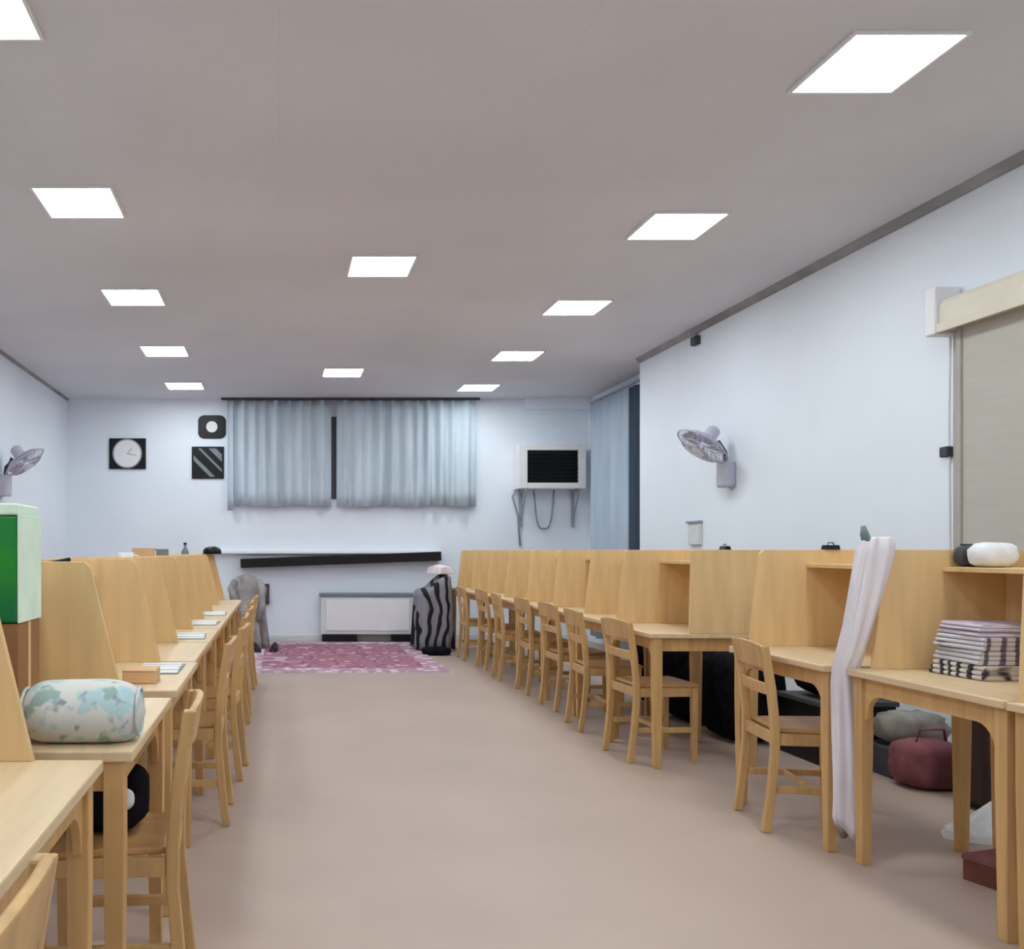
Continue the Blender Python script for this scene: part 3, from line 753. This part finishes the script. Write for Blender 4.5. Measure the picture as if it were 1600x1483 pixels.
for sx in (-0.19, 0.19): obj('wheel', B().tube([(sx, -0.09, 0.02), (sx, 0.09, 0.02)], 0.0195, 14), 'black', sc_)
# black bags added behind the jutting carrel to darken the view under it
for i, (x, y, rx, ry, rz, z, lb) in enumerate([(2.98, 5.70, 0.2, 0.26, 0.27, 0, 'large black bag added to darken the floor behind the jutting carrel'),
                                  (2.98, 6.28, 0.2, 0.26, 0.27, 0, 'second large black bag added for darkness behind the jutting carrel, farther along'),
                                  (3.05, 6.88, 0.24, 0.28, 0.26, 0, 'third large black bag added for darkness behind the carrels by the wall')]):
    o = tag(obj('filler_bag', B().blob((0, 0, rz), rx, ry, rz, 0.5, jit=0.03), 'blackcloth', None, smooth=True), lb, 'bag', 'black bags added for darkness behind the carrels')
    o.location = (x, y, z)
# ================================================================== things on the cushion row
b = B(); rings = []
L2, Rr = 0.150, 0.078
for k in range(25):
    v = -1+2*k/24
    r = (1-abs(v)**5)**0.5 if abs(v) < 1 else 0.0
    r = max(r, 0.06)
    ring = []
    for j in range(28):
        t = 2*PI*j/28
        wr_ = 1+0.03*math.sin(5*t+v*6)*abs(v)
        zz = math.sin(t)*Rr*r*wr_
        zz = max(zz, -Rr*0.86)
        ring.append((v*L2, math.cos(t)*0.095*r*wr_, zz))
    rings.append(ring)
b.loft(rings)
pl = thing('bolster_cushion', 'pale bolster cushion with blue green flower print on the desk', 'cushion', (-0.475, 2.145, HT+0.0685), 0.03)
obj('cushion_body', b, 'pillow', pl, smooth=True)
for sx in (-1, 1): obj('piping', B().tube([(sx*0.136, math.cos(2*PI*k/24)*0.068, max(math.sin(2*PI*k/24)*0.057, -0.055)) for k in range(25)], 0.004, 6), 'pillow', pl, smooth=True)
bb = thing('cardboard_box', 'brown cardboard box on the desk under the green carton', 'box', (-0.715, 2.345, HT+0.001))
obj('box', B().box(-0.032, 0.052, -0.10, 0.10, 0, 0.272), 'brownbox', bb, 0.003)
obj('tape', B().box(0.052, 0.0528, -0.012, 0.012, 0.02, 0.272), 'kraft', bb)
gb = thing('carton', 'green carton with white side standing on the brown box', 'carton', (-0.71, 2.345, HT+0.2745))
obj('body', B().box(-0.035, 0.045, -0.105, 0.10, 0, 0.275), 'green', gb, 0.008)
obj('white_side', B().box(0.0455, 0.052, -0.104, 0.10, 0.0, 0.278), 'palegreen', gb, 0.002)
obj('lid', B().box(-0.037, 0.0452, -0.107, 0.102, 0.2755, 0.305), 'palegreen', gb, 0.005)
kb = thing('kraft_box', 'small tan paper box on the desk just past the cushion', 'box', (-0.47, 3.10, HT+0.001))
obj('box', B().box(-0.07, 0.045, -0.06, 0.06, 0, 0.04), 'kraft', kb, 0.003)
obj('flap', B().box(-0.071, 0.046, -0.061, 0.061, 0.0405, 0.046), 'kraft', kb, 0.002)
def open_book(label, loc, rz):
    t = thing('open_book', label, 'book', loc, rz, 'open books on the cushion row desks')
    for s in (-1, 1):
        rings = []
        for k in range(8):
            u = k/7; z = 0.016*math.sin(PI*min(1, u*1.15+0.12))*(1-0.35*u)+0.004
            rings.append([(-0.075, s*(0.001+u*0.135), 0.003), (0.075, s*(0.001+u*0.135), 0.003), (0.075, s*(0.001+u*0.135), z), (-0.075, s*(0.001+u*0.135), z)])
        obj('pages', B().loft(rings), 'paper', t)
    obj('cover', B().box(-0.08, 0.08, -0.142, 0.142, 0, 0.003), 'bluegrey', t)
    return t
ob = open_book('open book with grey print on the desk just past the cushion', (-0.455, 3.42, HT+0.001), 0)
dup(ob, (-0.47, 4.70, HT+0.001), 0.05, 'open white book on the desk by the second chair past the cushion')
dup(ob, (-0.46, 5.55, HT+0.001), -0.04, 'open white book on the desk by the third chair past the cushion')
dup(ob, (-0.46, 6.35, HT+0.001), 0.03, 'farthest open white book in the cushion row')
bg = thing('black_bag', 'small black and white bag on the chair seat beside the cushion', 'bag', (-0.48, 2.44, 0.447))
obj('sack', B().blob((0, 0, 0.085), 0.12, 0.10, 0.085, 0.6, jit=0.05), 'blackcloth', bg, smooth=True)
obj('white_patch', B().blob((0.06, -0.085, 0.10), 0.035, 0.02, 0.03, 0.8), 'white', bg, smooth=True)
# on the shelves
lsz = 1.175-0.067+0.001
tp = thing('stapler', 'small black stapler on the shelf edge past the green carton', 'stapler', (-0.84, 3.25, lsz), 0.5)
obj('base', B().box(-0.07, 0.07, -0.018, 0.018, 0, 0.02), 'black', tp, 0.004)
obj('arm', B().prism([(-0.07, 0.025), (0.07, 0.05), (0.07, 0.075), (-0.06, 0.05)], -0.018, 0.018), 'black', tp, 0.004)
cu = thing('cup', 'white cup standing on the shelf of the cushion row', 'cup', (-0.84, 4.85, lsz))
obj('bowl', B().lathe([(0.028, 0), (0.032, 0.004), (0.042, 0.09), (0.040, 0.09), (0.03, 0.008)]), 'white', cu, smooth=True)
obj('handle', B().tube([(0.04, 0, 0.075), (0.065, 0, 0.07), (0.065, 0, 0.03), (0.036, 0, 0.022)], 0.005), 'white', cu, smooth=True)
sb = thing('bottle', 'slim dark bottle on the shelf near the end of the cushion row', 'bottle', (-0.84, 7.9, lsz))
obj('body', B().lathe([(0.032, 0), (0.034, 0.01), (0.034, 0.09), (0.012, 0.125), (0.012, 0.15)]), 'bluegrey', sb, smooth=True)
obj('cap', B().lathe([(0.014, 0.15), (0.014, 0.17)]), 'black', sb)
bk = [(5.6, 0.115, 'kraft', 'tan book'), (5.66, 0.10, 'paperplain', 'white book'), (6.3, 0.11, 'bluegrey', 'blue grey book'), (6.36, 0.095, 'paperplain', 'short white book')]
for y, h, m, d in bk:
    o = thing('book', f'{d} upright on the shelf {"before" if y < 6 else "past"} the middle of the cushion row', 'book', (-0.86, y, lsz), 0, 'books on the cushion row shelves')
    obj('cover', B().box(-0.07, 0.07, -0.018, -0.014, 0, h).box(-0.07, 0.07, 0.014, 0.018, 0, h).box(0.066, 0.07, -0.014, 0.014, 0, h), m, o)
    obj('pages', B().box(-0.066, 0.0655, -0.0135, 0.0135, 0.002, h-0.004), 'paperplain', o)
